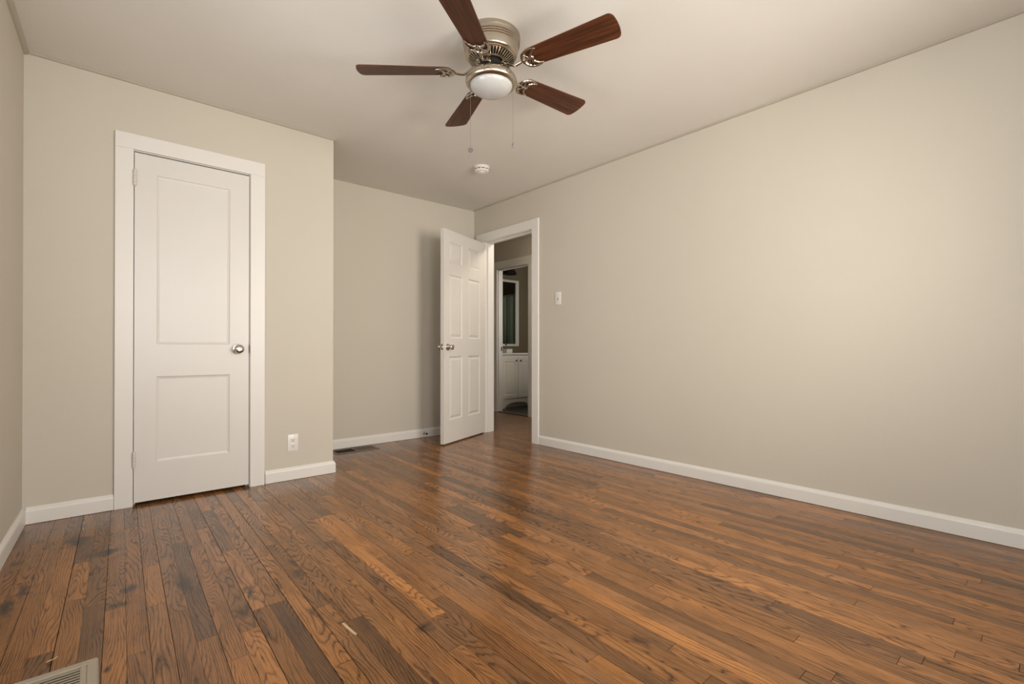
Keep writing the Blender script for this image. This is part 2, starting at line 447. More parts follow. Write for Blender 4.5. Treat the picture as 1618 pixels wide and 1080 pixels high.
TONES = [(0.873, 1.614, 1.45, 1), (0.935, 1.955, 1.3, 1), (1.185, 1.739, 0.6, 0.4), (1.177, 1.389, 0.55, 0.4), (1.169, 1.209, 0.55, 0.4), (0.88, 1.222, 0.75, 0.5), (1.071, 1.299, 1.15, 0.3), (1.133, 1.664, 1.12, 0.3), (-0.014, 2.041, 0.95, 0.8), (0.028, 2.378, 0.85, 0.3), (0.001, 2.028, 0.8, 0.2), (0.047, 1.988, 1.12, 0.9), (0.275, 1.79, 0.75, 0.0), (0.396, 1.642, 1.25, 0.9), (0.388, 2.065, 0.85, 0.5), (0.324, 1.51, 1.2, 0.9), (0.504, 1.593, 0.62, 0.1), (0.53, 1.526, 1.15, 0.9), (0.634, 1.435, 0.6, 0.3), (0.717, 1.408, 1.0, 0.6), (0.772, 1.613, 1.05, 0.8), (1.857, 2.193, 0.6, 0.2), (0.74, 1.761, 1.0, 0.6), (-0.06, 2.081, 0.95, 0.9), (-0.157, 2.476, 0.9, 0.9), (-0.06, 2.736, 0.7, 0.2), (1.59, 0.85, 1.1, 0.8), (1.841, 0.632, 0.75, 0.3), (2.199, 0.436, 1.1, 0.8), (1.22, 0.972, 1.0, 0.8)]
GAPS = {}
def gap_of(k):
    if k not in GAPS: GAPS[k] = random.choice((.0003, .0005, .0008, .0011))
    return GAPS[k]
def build_floor():
    bm = BM(); uvl = bm.loops.layers.uv.new('plank'); cl = bm.loops.layers.float_color.new('tone')
    XMAX, YMIN, YMAX = 4.41, YR-.02, 6.4
    k0, k1 = plank_of(-.42, 2)-1, plank_of(XMAX, 2)+2
    for k in range(k0, k1):
        js = sorted(y for x, y in JOINTS if plank_of(x, y) == k)
        ys = [YMIN]
        y = YMIN+random.uniform(.15, 1.0)
        while y < YMAX:
            if all(abs(y-j) > .38 for j in js): ys.append(y)
            y += random.choice((random.uniform(.35, .8), random.uniform(.7, 1.5)))
        ys = sorted(ys+js+[YMAX])
        for a, b in zip(ys, ys[1:]):
            rnd = random.random()
            tone = random.choice((1, 1, .95, .9, 1.08, .78, .66, 1.18, 1.3))*random.uniform(.94, 1.06)
            if b > 2.6: tone = 1+(tone-1)*.85
            hue = random.uniform(.35, 1) if (a+b)/2 < 2.6 else random.uniform(.1, .8)
            for (tx, ty, tt, th) in TONES:
                if plank_of(tx, ty) == k and a <= ty < b: tone, hue = tt, th
            g, e = .0008, .0008
            n = max(1, int((b-a)/1.2)); 
            P = []
            for (yy, s) in ((a+e, 0), (a+e, 1), (b-e, 1), (b-e, 0)):
                xx = seam_x(k+s, yy)+(gap_of(k) if s == 0 else -gap_of(k+1))
                P.append((min(xx, XMAX), yy, s))
            if P[1][0]-P[0][0] < .003 or P[2][0]-P[3][0] < .003: continue
            top = [bm.verts.new((p[0], p[1], 0)) for p in P]
            bot = [bm.verts.new((p[0], p[1], -.006)) for p in P]
            vo = random.uniform(0, 20); fl = random.random() < .5
            fs = [bm.faces.new(top)]+[bm.faces.new((top[i], bot[i], bot[(i+1) % 4], top[(i+1) % 4])) for i in range(4)]
            for f in fs:
                for l in f.loops:
                    vx = l.vert.co
                    lx = vx.x-seam_x(k, vx.y)
                    l[uvl].uv = (PIT-lx if fl else lx, vx.y+vo)
                    l[cl] = (tone, hue, rnd, 1)
    me = bpy.data.meshes.new('floor')
    bm.to_mesh(me); bm.free()
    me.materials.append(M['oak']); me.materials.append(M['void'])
    o = bpy.data.objects.new('floor', me); COL.objects.link(o)
    tagged(o, 'glossy brown oak strip floor with narrow worn boards', None, None, 'structure')
    b2 = BM(); box(b2, -.75, XMAX, YMIN-.1, YMAX, -.06, -.0045)
    s = obj('subfloor', b2, M['void'], o)
    return o
build_floor()
bm = BM(); box(bm, 4.412, 6.6, 3.9, 6.2, -.06, -.001)
struct('floor', bm, M['tile'], 'dark slate tile floor of the bathroom beyond the hall')
bm = BM(); box(bm, -.8, 6.6, YR-.3, 6.5, H, H+.08)
struct('ceiling', bm, M['ceiling'], 'flat off-white painted ceiling above the bedroom')

# ---- walls
rzL = -math.atan(TL)
bm = BM(); wall_with_holes(bm, -4.45, .85, 0, H, -.14, 0, [(-2.16, -1.11, .80, 1.98), (-3.82, -2.91, .80, 1.98)], 'y')
wl = struct('wall_left', bm, M['wall'], 'greige painted wall at the left edge with a bright surface'); wl.location = (XL, YC, 0); wl.rotation_euler = (0, 0, rzL)
bm = BM(); wall_with_holes(bm, -.6, XR+.115, 0, H, YR-.14, YR, [(1.60, 2.50, .70, 2.02), (.10, 1.0, .70, 2.02)], 'x')
struct('wall_rear', bm, M['wall'], 'greige painted wall behind the camera with one window and an added fill window')
bm = BM(); wall_with_holes(bm, YR, 6.4, 0, H, XR, XR+.115, [(3.342, 4.135, 0, 2.072)], 'y')
struct('wall_right', bm, M['wall'], 'long greige painted wall on the right with the open doorway')
bm = BM(); wall_with_holes(bm, -.6, XR-.001, 0, H, YB, YB+.1, [], 'x')
wa = struct('wall_alcove', bm, M['wall'], 'greige painted wall at the back of the alcove behind the open door')
bm = BM(); wall_with_holes(bm, XL-.02, XC, 0, H, YC, YC+.105, [(.147, .783, 0, 2.062)], 'x')
struct('wall_closet', bm, M['wall'], 'greige painted closet wall holding the two-panel door')
bm = BM(); wall_with_holes(bm, YC+.106, YB-.001, 0, H, XC-.105, XC, [], 'y')
struct('wall_closet_side', bm, M['wall'], 'short greige side wall of the closet facing the alcove')
bm = BM(); wall_with_holes(bm, .95, 6.4, 0, H, XH, XH+.085, [(4.683, 5.372, 0, 2.058)], 'y')
struct('wall_hall', bm, M['wall'], 'greige hall wall seen above the bathroom doorway')
bm = BM(); wall_with_holes(bm, XR+.116, XH-.001, 0, H, .85, .95, [(3.44, 4.24, .9, 2.0)], 'x')
struct('wall_hall_start', bm, M['wall'], 'greige wall at the near end of the hall with an added window')
bm = BM(); wall_with_holes(bm, XR+.116, XH+.08, 0, H, 6.4, 6.5, [], 'x')
struct('wall_hall_end', bm, M['wall'], 'greige wall at the far end of the hall')
bm = BM(); wall_with_holes(bm, XH+.086, 6.5, 0, H, 6.0, 6.1, [], 'x')
struct('wall_bathroom_back', bm, M['bathwall'], 'brown bathroom wall behind the vanity and mirror')
bm = BM(); wall_with_holes(bm, 4.0, 6.0, 0, H, 6.4, 6.5, [], 'y')
struct('wall_bathroom_right', bm, M['bathwall'], 'brown bathroom wall behind the shower curtain')
bm = BM(); wall_with_holes(bm, XH+.086, 6.5, 0, H, 3.9, 4.0, [(4.72, 5.28, 1.27, 1.93)], 'x')
struct('wall_bathroom_front', bm, M['bathwall'], 'brown near wall of the bathroom')
# round door knob dent patched over on the alcove wall
bm = BM()
pts = [(2.476+.088*math.cos(a), -.0002, .945+.060*math.sin(a)) for a in [math.radians(-105+i*8) for i in range(17)]]
tube(bm, pts, [.0006]+[.0022]*15+[.0006], 6)
o = obj('patch_ridge', bm, M['wall'], wa); o.location = (0, YB, 0)

# ---- baseboards
BBP = [(0, .002), (.0145, .002), (.0145, .066), (.012, .074), (.007, .080), (.004, .087), (0, .087)]
GAP = [(.0, .0002), (.0150, .0002), (.0150, .004), (.0, .004)]
def baseboard(name, path, label):
    bm = BM(); sweep(bm, path, BBP)
    o = struct(name, bm, M['trim'], label)
    b2 = BM(); sweep(b2, path, [(.0, .0001), (.0128, .0001), (.0128, .0022), (0, .0022)])
    obj('gap_shadow', b2, M['void'], o)  # black strip put in as the shadow line under the board
    return o
baseboard('baseboard_left', [(XL, YC), (xl(YR), YR)], 'white baseboard along the left wall at the lower left edge')
baseboard('baseboard_closet', [(.079, YC), (XL+.014, YC)], 'short white baseboard left of the closet door')
baseboard('baseboard_closet_right', [(XC, YB-.0146), (XC, YC), (.858, YC)][::1], 'white baseboard below the outlet wrapping the closet corner')
baseboard('baseboard_alcove', [(XR-.015, YB), (XC, YB)], 'white baseboard along the alcove wall behind the floor vent')
baseboard('baseboard_right', [(XR, YR), (XR, 3.268)][::1], 'long white baseboard along the right wall')
baseboard('baseboard_rear', [(xl(YR)+.0146, YR), (XR-.0146, YR)][::1], 'white baseboard behind the camera')
baseboard('baseboard_hall', [(XH, .95), (XH, 4.60)], 'white baseboard along the hall wall')
# ---- small cove beads at the ceiling, wall paint darkened for a shadow line
n_trim = [0]
def bead(path, r, label):
    n_trim[0] += 1
    prof = [(0, H-.0003)]+[(r*math.cos(a), H-.0003-r*math.sin(a)) for a in [0, math.pi/8, math.pi/4, 3*math.pi/8, math.pi/2]]
    bm = BM(); sweep(bm, path, prof)
    return struct('trim_%d' % n_trim[0], bm, M['crown'], label)
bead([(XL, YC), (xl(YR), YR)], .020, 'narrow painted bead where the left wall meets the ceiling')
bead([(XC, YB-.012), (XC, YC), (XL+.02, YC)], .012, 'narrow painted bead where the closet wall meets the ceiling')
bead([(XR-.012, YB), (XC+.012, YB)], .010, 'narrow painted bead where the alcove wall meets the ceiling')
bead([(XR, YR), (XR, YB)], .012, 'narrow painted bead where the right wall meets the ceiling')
# corner bead strips of the room corners
bm = BM(); box(bm, XR-.004, XR, YB-.006, YB, .09, H-.012); struct('trim_5', bm, M['wall'], 'thin painted strip in the alcove corner right of the open door')

# ---- windows out of view that give the daylight
def window(name, loc, rz, w_, h_, label):
    e = empty(name, loc, rz); tagged(e, label, None, None, 'structure')
    bm = BM()
    for (a, b, c, d) in ((-w_/2-.08, -w_/2, -.08, h_+.08), (w_/2, w_/2+.08, -.08, h_+.08)): box(bm, a, b, -.018, 0, c, d, .003)
    box(bm, -w_/2, w_/2, -.018, 0, h_, h_+.08, .003)
    obj('casing', bm, M['trim'], e)
    bm = BM(); box(bm, -w_/2-.10, w_/2+.10, -.05, .02, -.025, 0, .004); obj('sill', bm, M['trim'], e)
    bm = BM()
    for (z0, z1, y) in ((.0, h_/2+.02, .05), (h_/2-.02, h_, .085)):
        box(bm, -w_/2, -w_/2+.045, y, y+.03, z0, z1); box(bm, w_/2-.045, w_/2, y, y+.03, z0, z1)
        box(bm, -w_/2+.045, w_/2-.045, y, y+.03, z0, z0+.05); box(bm, -w_/2+.045, w_/2-.045, y, y+.03, z1-.045, z1)
    obj('sash', bm, M['trim'], e)
    bm = BM(); box(bm, -w_/2+.045, w_/2-.045, .063, .067, .05, h_/2-.025); box(bm, -w_/2+.045, w_/2-.045, .098, .102, h_/2+.03, h_-.045)
    obj('pane', bm, M['glass'], e)
    return e
window('window_1', (2.05, YR, .70), math.pi, .90, 1.32, 'white sash window behind the camera, the one nearer the right wall')
window('added_window_4', (.55, YR, .70), math.pi, .90, 1.32, 'white sash window added behind the camera for fill light, nearer the left wall')  # added opening for the rear fill light
window('window_2', (xl(1.878), 1.878, .80), math.pi/2+rzL, 1.05, 1.18, 'white sash window in the left wall nearer the closet')
window('window_6', (xl(.148), .148, .80), math.pi/2+rzL, .91, 1.18, 'white sash window in the left wall beside the camera')
window('added_window_3', (3.84, .95, .90), math.pi, .80, 1.10, 'unseen white sash window added to light the hall from its near end')  # added to let sky light into the hall

window('added_window_5', (5.0, 4.0, 1.27), math.pi, .56, .66, 'small white window out of view, added to light the bathroom')  # added opening for the bathroom fill light
# ---- doors
def knob(parent, mat, name='door_knob', keyed=False):
    """round knob with rosette, axis +z at the origin"""
    prof = [(.0, 0), (.0325, 0), (.0325, .004), (.029, .008), (.016, .010), (.0115, .014), (.0115, .030), (.016, .036), (.0245, .042), (.0275, .050), (.0265, .058), (.020, .064), (.012, .0655), (.011, .0635), (.006, .063), (0, .063)]
    bm = BM(); lathe(bm, [(max(r, .0002), z) for r, z in prof], 36, mat, cap=False)
    k = obj(name, bm, M['steel'], parent, smooth=True)
    return k
# door_1: closet door
d1 = empty('door_1', (.465, YC, 0)); tagged(d1, 'white two-panel closet door with round knob and painted hinges', None, None, 'structure')
cx0 = .465
bm = BM()
box(bm, .080-cx0, .163-cx0, -.018, 0, 0, 2.048, .002); box(bm, .766-cx0, .853-cx0, -.018, 0, 0, 2.048, .002)
box(bm, .080-cx0, .853-cx0, -.0185, 0, 2.048, 2.136, .002)
obj('casing', bm, M['trim'], d1)
bm = BM()
box(bm, .148-cx0, .164-cx0, -.0005, .10, 0, 2.044); box(bm, .763-cx0, .782-cx0, -.0005, .10, 0, 2.044); box(bm, .148-cx0, .782-cx0, -.0005, .10, 2.044, 2.061)
box(bm, .164-cx0, .176-cx0, .040, .075, 0, 2.044); box(bm, .751-cx0, .763-cx0, .040, .075, 0, 2.044); box(bm, .176-cx0, .751-cx0, .040, .075, 2.032, 2.044)
obj('jamb', bm, M['trim'], d1)
T1 = Matrix.Translation((.1675-cx0, -.0015, 0))
bm = BM()
paneled(bm, .5925, .018, 2.036, .035, [(.104, .484, .930, 1.926), (.104, .484, .238, .742)], [(.006, .0045), (.016, .0075), (.019, .0075)], T1)
leaf = obj('door_leaf', bm, M['door'], d1)
kn = knob(leaf, Matrix.Translation((.695-cx0, -.0015, .903)) @ rot_to((0, -1, 0)))
bm = BM(); box(bm, .7612-cx0, .7636-cx0, -.0175, -.001, .877, .930, .0005); obj('strike_plate', bm, M['fob'], d1)
for z in (1.885, .268):
    bm = BM()
    T = Matrix.Translation((.1672-cx0, -.0245, z))
    for i in range(5): lathe(bm, [(.0072, -.043+i*.0175), (.0084, -.0420+i*.0175), (.0084, -.0270+i*.0175), (.0072, -.026+i*.0175)], 14, T)
    lathe(bm, [(.0045, -.049), (.0045, .050)], 12, T)
    lathe(bm, [(.001, .054), (.0055, .050), (.0055, .046)], 12, T, cap=False)
    box(bm, .1675-cx0, .1745-cx0, -.0026, -.0014, z-.043, z+.043, .0003)
    box(bm, .1585-cx0, .1655-cx0, -.0200, -.0175, z-.043, z+.043, .0003)
    obj('hinge', bm, M['hinge'], leaf, smooth=True)

# door_2: entry door standing open into the room
d2 = empty('door_2', (XR, 3.738, 0)); tagged(d2, 'white six-panel entry door standing open in its white-cased doorway', None, None, 'structure')
y0 = 3.738
bm = BM()
box(bm, -.018, 0, 3.270-y0, 3.357-y0, 0, 2.058, .002); box(bm, -.018, 0, 4.121-y0, 4.242-y0, 0, 2.058, .002)
box(bm, -.0185, 0, 3.270-y0, 4.242-y0, 2.058, 2.146, .002)
box(bm, .115, .133, 3.270-y0, 3.357-y0, 0, 2.058, .002); box(bm, .115, .133, 4.121-y0, 4.208-y0, 0, 2.058, .002); box(bm, .115, .1335, 3.270-y0, 4.208-y0, 2.058, 2.146, .002)
obj('casing', bm, M['trim'], d2)
bm = BM()
box(bm, -.0005, .1155, 3.343-y0, 3.361-y0, 0, 2.053); box(bm, -.0005, .1155, 4.117-y0, 4.134-y0, 0, 2.053); box(bm, -.0005, .1155, 3.343-y0, 4.134-y0, 2.053, 2.071)
box(bm, .038, .075, 4.104-y0, 4.117-y0, 0, 2.053, .001); box(bm, .038, .075, 3.361-y0, 3.374-y0, 0, 2.053, .001); box(bm, .038, .075, 3.374-y0, 4.104-y0, 2.040, 2.053, .001)
obj('jamb', bm, M['trim'], d2)
ax, ay = 2.454, 3.800; bx, by = 3.164, 4.093
ln = math.hypot(bx-ax, by-ay); ang = math.atan2(by-ay, bx-ax)
T2 = Matrix.Translation((ax-XR, ay-y0, 0)) @ Matrix.Rotation(ang, 4, 'Z')
bm = BM()
cols = ((.088, .318), (.430, .660)); rows = ((.228, .832), (1.005, 1.612), (1.722, 1.924))
paneled(bm, ln, .012, 2.033, .038, [(a, b, c, d) for a, b in cols for c, d in rows], [(.006, .004), (.012, .0085), (.016, .0085), (.040, .0015), (.043, .0015)], T2)
leaf2 = obj('door_leaf', bm, M['door'], d2)
kz = .921
knob(leaf2, T2 @ Matrix.Translation((.060, 0, kz)) @ rot_to((0, -1, 0)))
knob(leaf2, T2 @ Matrix.Translation((.060, .038, kz)) @ rot_to((0, 1, 0)))
bm = BM(); box(bm, -.0015, .0005, .007, .031, kz-.028, kz+.028, .0004, T2); box(bm, -.011, -.001, .013, .025, kz-.007, kz+.007, .001, T2)
obj('latch', bm, M['steel'], leaf2)
for z in (.25, 1.02, 1.80):
    bm = BM(); T = T2 @ Matrix.Translation((ln+.004, .042, z)); lathe(bm, [(.006, -.045), (.006, .045)], 14, T); obj('hinge', bm, M['steel'], leaf2, smooth=True)

# door_3: bathroom doorway across the hall
d3 = empty('door_3', (XH, 5.03, 0)); tagged(d3, 'white-cased open doorway from the hall to the bathroom', None, None, 'structure')
y0 = 5.03
bm = BM()
box(bm, -.018, 0, 4.612-y0, 4.703-y0, 0, 2.040, .002); box(bm, -.018, 0, 5.358-y0, 5.458-y0, 0, 2.040, .002); box(bm, -.0185, 0, 4.612-y0, 5.458-y0, 2.040, 2.148, .002)
box(bm, -.022, -.0182, 5.362-y0, 5.374-y0, 0, 2.030, .001); box(bm, -.023, -.0182, 5.440-y0, 5.456-y0, 0, 2.030, .001)
obj('casing', bm, M['trim'], d3)
bm = BM()
box(bm, -.0005, .0855, 4.684-y0, 4.706-y0, 0, 2.036); box(bm, -.0005, .0855, 5.354-y0, 5.371-y0, 0, 2.036); box(bm, -.0005, .0855, 4.684-y0, 5.371-y0, 2.036, 2.057)
box(bm, .0, .045, 5.342-y0, 5.354-y0, 0, 2.036, .001); box(bm, 0, .045, 4.706-y0, 4.718-y0, 0, 2.036, .001); box(bm, 0, .045, 4.718-y0, 5.342-y0, 2.020, 2.036, .001)
obj('jamb', bm, M['trim'], d3)
bm = BM(); box(bm, .052, .075, 5.3525-y0, 5.3545-y0, .87, .93, .0004); obj('strike_plate', bm, M['steel'], d3)
bm = BM(); box(bm, .058, .069, 5.3515-y0, 5.3530-y0, .885, .912); obj('strike_hole', bm, M['slot'], d3)
# wooden threshold
bm = BM(); box(bm, XH-.02, XH+.10, 4.707, 5.353, 0, .006, .002); struct('trim_6', bm, M['oak'], 'wooden threshold strip in the bathroom doorway')

# ================================================================== CEILING FAN
FX, FY = 1.4702, 1.852
fan = empty('ceiling_fan', (FX, FY, H))
tagged(fan, 'brushed nickel ceiling fan with five walnut blades and a round white light', 'ceiling fan')
hp = [(.141, -.0005), (.1425, -.003), (.1425, -.017), (.1410, -.019), (.1405, -.036), (.1370, -.038), (.1365, -.0415), (.1385, -.043), (.1385, -.046), (.1350, -.048), (.1345, -.0515), (.1365, -.053), (.1365, -.056), (.1335, -.058), (.1325, -.064), (.1275, -.092), (.1255, -.098), (.1195, -.1025), (.1175, -.1035), (.1175, -.1075), (.1140, -.1105), (.110, -.1105), (.110, -.106), (.06, -.100)]
bm = BM(); lathe(bm, hp, 96); obj('motor_housing', bm, M['nickel'], fan, smooth=True)
bm = BM()
NB = 44
for i in range(NB):
    a = 2*math.pi*i/NB
    T = Matrix.Rotation(a, 4, 'Z')
    vs = box(bm, .076, .1105, -.0032, .0032, -.004, .004)
    for v in vs:
        t = (v.co.x-.076)/(.1105-.076)
        v.co.z += -.128*(1-t) - .108*t
        v.co.y *= .65+.5*t
        v.co = T @ v.co
lathe(bm, [(.0785, -.124), (.0785, -.133), (.072, -.135), (.072, -.126)], 64)
obj('vent_ring', bm, M['nickel'], fan)
bm = BM(); lathe(bm, [(.108, -.1062), (.104, -.108), (.07, -.118), (.055, -.122), (.055, -.148), (.03, -.152)], 48); obj('motor_core', bm, M['void'], fan, smooth=True)
bm = BM(); lathe(bm, [(.020, -.140), (.034, -.142), (.034, -.168), (.046, -.172), (.060, -.175), (.085, -.181), (.106, -.189), (.119, -.200), (.1255, -.212), (.1265, -.222), (.1235, -.232), (.116, -.239), (.108, -.2405), (.1035, -.238), (.1035, -.225)], 96)
obj('light_ring', bm, M['nickel'], fan, smooth=True)
bm = BM()
lathe(bm, [(.1038, -.232)]+[(.1038*math.cos(a), -.236-.052*math.sin(a)) for a in [i*math.pi/2/14 for i in range(14)]]+[(.0008, -.288)], 96)
obj('light_bowl', bm, M['opal'], fan, smooth=True)
tilt = Matrix(((1, 0, 0, 0), (0, 1, 0, 0), (.0427, -.0034, 1, 0), (0, 0, 0, 1)))
tl = Matrix.Rotation(-math.atan(.0427), 4, 'Y')
def blade_outline():
    R0, R1, w0, w1 = .196, .6465, .052, .0693
    pts = []
    def arc(cx, cy, r, a0, a1, n=7):
        for i in range(n+1):
            a = math.radians(a0+(a1-a0)*i/n); pts.append((cx+r*math.cos(a), cy+r*math.sin(a)))
    r = .026
    arc(R1-r-.004, -w1+r, r, -88, -14)
    for i in range(1, 6):
        t = i/6; pts.append((R1-.004+.005*math.sin(math.pi*t), (-w1+r*.8)*(1-t)+(w1-r*.8)*t))
    arc(R1-r-.004, w1-r, r, 14, 88)
    r = .034
    arc(R0+r, w0-r, r, 92, 170)
    arc(R0+r, -w0+r, r, 190, 268)
    return pts
def make_blade(k):
    a = math.radians(143.85+72*k)
    bm = BM(); P = blade_outline()
    tb = .003
    top = [bm.verts.new((x, y, tb)) for x, y in P]; bot = [bm.verts.new((x, y, -tb)) for x, y in P]
    bm.faces.new(top); bm.faces.new(bot)
    es = []
    for i in range(len(P)): 
        f = bm.faces.new((top[i], top[(i+1) % len(P)], bot[(i+1) % len(P)], bot[i]))
    o = obj('blade', bm, M['walnut'], fan)
    Mx = Matrix.Translation((0, 0, -.170)) @ tl @ Matrix.Rotation(a, 4, 'Z') @ Matrix.Rotation(math.radians(-11.8), 4, 'X')
    o.matrix_local = Mx
    # scrolled blade arm under the root of the blade
    bm = BM(); z = -.0075
    s = .0045
    tube(bm, spline([(.052, 0, .030), (.075, 0, .024), (.105, 0, .004), (.135, 0, -.014), (.165, 0, -.012), (.182, 0, z)]), [.0115]*8+[.0100]*8+[.0085]*8+[.0072]*8+[.0070]*9, 10, .75)
    for sg in (1, -1):
        tube(bm, spline([(.180, 0, z), (.186, .020*sg, z), (.200, .040*sg, z), (.222, .052*sg, z), (.246, .053*sg, z), (.270, .046*sg, z)]), [.0072]*16+[.0072-.0054*i/24 for i in range(25)], 8, .8)
        tube(bm, spline([(.270, .046*sg, z), (.250, .040*sg, z), (.234, .027*sg, z), (.228, .012*sg, z), (.236, 0, z)]), [.0024+.0036*min(1, i/14) for i in range(33)], 8, .8)
        tube(bm, spline([(.196, .034*sg, z), (.206, .022*sg, z), (.214, .010*sg, z), (.222, 0, z)]), .0034, 8, .8)
        lathe(bm, [(.0005, z-.0045), (.005, z-.003), (.005, z+.004)], 12, Matrix.Translation((.212, .040*sg, 0)), cap=False)
    tube(bm, [(.180, 0, z), (.206, 0, z), (.236, 0, z)], [.006, .0045, .004], 8, .8)
    tube(bm, spline([(.058, 0, .020), (.072, .014, .010), (.090, .012, .006), (.100, 0, .004)]), .0035, 8)
    ar = obj('blade_arm', bm, M['arm'], fan, smooth=True); ar.matrix_local = Mx
for k in range(5): make_blade(k)
Rt = Vector((.7555, -.6552, 0)); Fw = Vector((.6552, .7555, 0))
for dx, zend, kind in ((-.1045, 1.908-H, 0), (.1075, 1.930-H, 1)):
    p = Rt*dx + Fw*(.028 if kind == 0 else .020)
    bm = BM(); zt = -.215
    nb = int((zt-zend)/.0042)
    tube(bm, [(0, 0, zt), (0, 0, zend)], .0006, 6)
    for i in range(nb):
        lathe(bm, [(.0003, -.0011), (.0010, 0), (.0003, .0011)], 6, Matrix.Translation((0, 0, zt-i*.0042)), cap=False)
    bm2 = BM(); lathe(bm2, [(.0002, .008), (.005, .006), (.005, -.006), (.0002, -.008)], 12, Matrix.Rotation(math.pi/2, 4, 'X'), cap=False); bm2.free()
    c = obj('pull_chain', bm, M['fob'], fan); c.location = p
    bm = BM()
    if kind == 0: lathe(bm, [(.0004, -.0028), (.011, -.0028), (.0125, -.0010), (.0125, .0010), (.011, .0028), (.0004, .0028)], 28, Matrix.Translation((0, 0, zend-.0128)) @ rot_to(-Fw), cap=False)
    else: lathe(bm, [(.0012, 0), (.004, -.002), (.0048, -.008), (.0056, -.022), (.0044, -.024), (.0004, -.024)], 20, Matrix.Translation((0, 0, zend)), cap=False)
    f = obj('chain_fob', bm, M['fob'], c, smooth=True)

# ================================================================== SMALL FITTINGS
# smoke detector
sd = empty('smoke_detector', (2.465, 3.235, H)); tagged(sd, 'round white smoke detector on the ceiling beyond the fan', 'smoke detector')
bm = BM(); lathe(bm, [(.066, -.0003), (.066, -.010), (.064, -.012), (.050, -.012)], 64); obj('base', bm, M['plastic'], sd, smooth=True)
bm = BM(); lathe(bm, [(.050, -.0125), (.060, -.013), (.061, -.020), (.060, -.0200), (.057, -.0210)], 64, cap=False)
lathe(bm, [(.057, -.0280), (.060, -.0290), (.060, -.036), (.056, -.041), (.047, -.0435), (.045, -.042), (.030, -.0435), (.028, -.048), (.012, -.050), (.0005, -.050)], 64, cap=False)
for i in range(10):
    a = 2*math.pi*i/10+.2; box(bm, .052, .0585, -.004, .004, -.0290, -.0200, 0, Matrix.Rotation(a, 4, 'Z'))
obj('cover', bm, M['plastic'], sd, smooth=True)
bm = BM(); lathe(bm, [(.0555, -.013), (.0555, -.040)], 48); obj('sensor_slots', bm, M['slot'], sd, smooth=True)
bm = BM(); lathe(bm, [(.0085, -.0495), (.0085, -.0525), (.0005, -.053)], 24); obj('test_button', bm, M['plastic'], sd, smooth=True)

# outlet
ou = empty('wall_outlet', (1.0345, YC, .2555)); tagged(ou, 'white duplex electrical outlet low on the closet wall', 'outlet')
bm = BM(); box(bm, -.035, .035, -.0055, -.0002, -.0572, .0572, .003); obj('cover_plate', bm, M['plastic'], ou, smooth=True)
for dz in (.0195, -.0195):
    bm = BM()
    T = Matrix.Translation((0, -.0066, dz)) @ rot_to((0, -1, 0))
    lathe(bm, [(.0168, -.004), (.0168, .0004), (.0160, .0010), (.0004, .0010)], 32, T, cap=False)
    r = obj('receptacle', bm, M['plastic'], ou, smooth=True)
    bm = BM()
    box(bm, -.0080, -.0054, -.0082, -.0070, dz-.001, dz+.0085); box(bm, .0054, .0080, -.0082, -.0070, dz-.0002, dz+.0078)
    lathe(bm, [(.0028, 0), (.0028, .0011)], 12, Matrix.Translation((0, -.0071, dz-.0082)) @ rot_to((0, -1, 0)))
    obj('slots', bm, M['slot'], r)
bm = BM(); lathe(bm, [(.0028, 0), (.0028, .001), (.0004, .0014)], 14, Matrix.Translation((0, -.0055, 0)) @ rot_to((0, -1, 0)), cap=False); obj('screw', bm, M['steel'], ou)

# light switch
sw = empty('light_switch', (XR, 3.022, 1.3625)); tagged(sw, 'white toggle light switch on the right wall beside the doorway', 'light switch')
bm = BM(); box(bm, -.006, -.0002, -.0352, .0352, -.0575, .0575, .003); obj('cover_plate', bm, M['plastic'], sw, smooth=True)
bm = BM(); box(bm, -.0072, -.0055, -.0050, .0050, -.0120, .0120); obj('toggle_slot', bm, M['slot'], sw)
bm = BM(); box(bm, -.018, -.006, -.0036, .0036, -.0045, .0045, .001, Matrix.Rotation(.35, 4, 'Y')); obj('toggle', bm, M['plastic'], sw)
for dz in (.030, -.030):
    bm = BM(); lathe(bm, [(.003, 0), (.003, .001), (.0004, .0014)], 14, Matrix.Translation((-.0060, 0, dz)) @ rot_to((-1, 0, 0)), cap=False); obj('screw', bm, M['steel'], sw)

# floor registers
def register(name, loc, w_, d_, label, mat, fl, divider, n, th, open_mat):
    e = empty(name, loc); tagged(e, label, 'floor vent')
    bm = BM()
    x0, x1, y0_, y1 = -w_/2, w_/2, -d_/2, d_/2
    def frame_ring(z):  # flat frame with slanted outer edge
        pass
    prof = [(0, .0004), (.004, th), (fl-.002, th), (fl, th-.002), (fl, .0004)]
    # mitred frame: four sides
    rings = []
    for (cx, cy) in ((x0, y0_), (x1, y0_), (x1, y1), (x0, y1)):
        rings.append([bm.verts.new((cx-math.copysign(o_, cx), cy-math.copysign(o_, cy), z)) for o_, z in prof])
    for i in range(4):
        a, b = rings[i], rings[(i+1) % 4]
        for k in range(len(prof)): bm.faces.new((a[k], a[(k+1) % len(prof)], b[(k+1) % len(prof)], b[k]))
    if divider: box(bm, -.006, .006, y0_+fl, y1-fl, .0005, th-.0005)
    obj('frame', bm, mat, e)
    bm = BM(); box(bm, x0+fl, x1-fl, y0_+fl, y1-fl, .0002, .0008); obj('opening', bm, M['void'], e)
    return e, (x0+fl, x1-fl, y0_+fl, y1-fl)
e1, (a, b, c, d) = register('floor_vent', (-.142, 1.757, 0), .302, .200, 'beige louvred floor vent at the lower left corner of the photo', M['vent'], .026, False, 0, .007, None)
n = 10
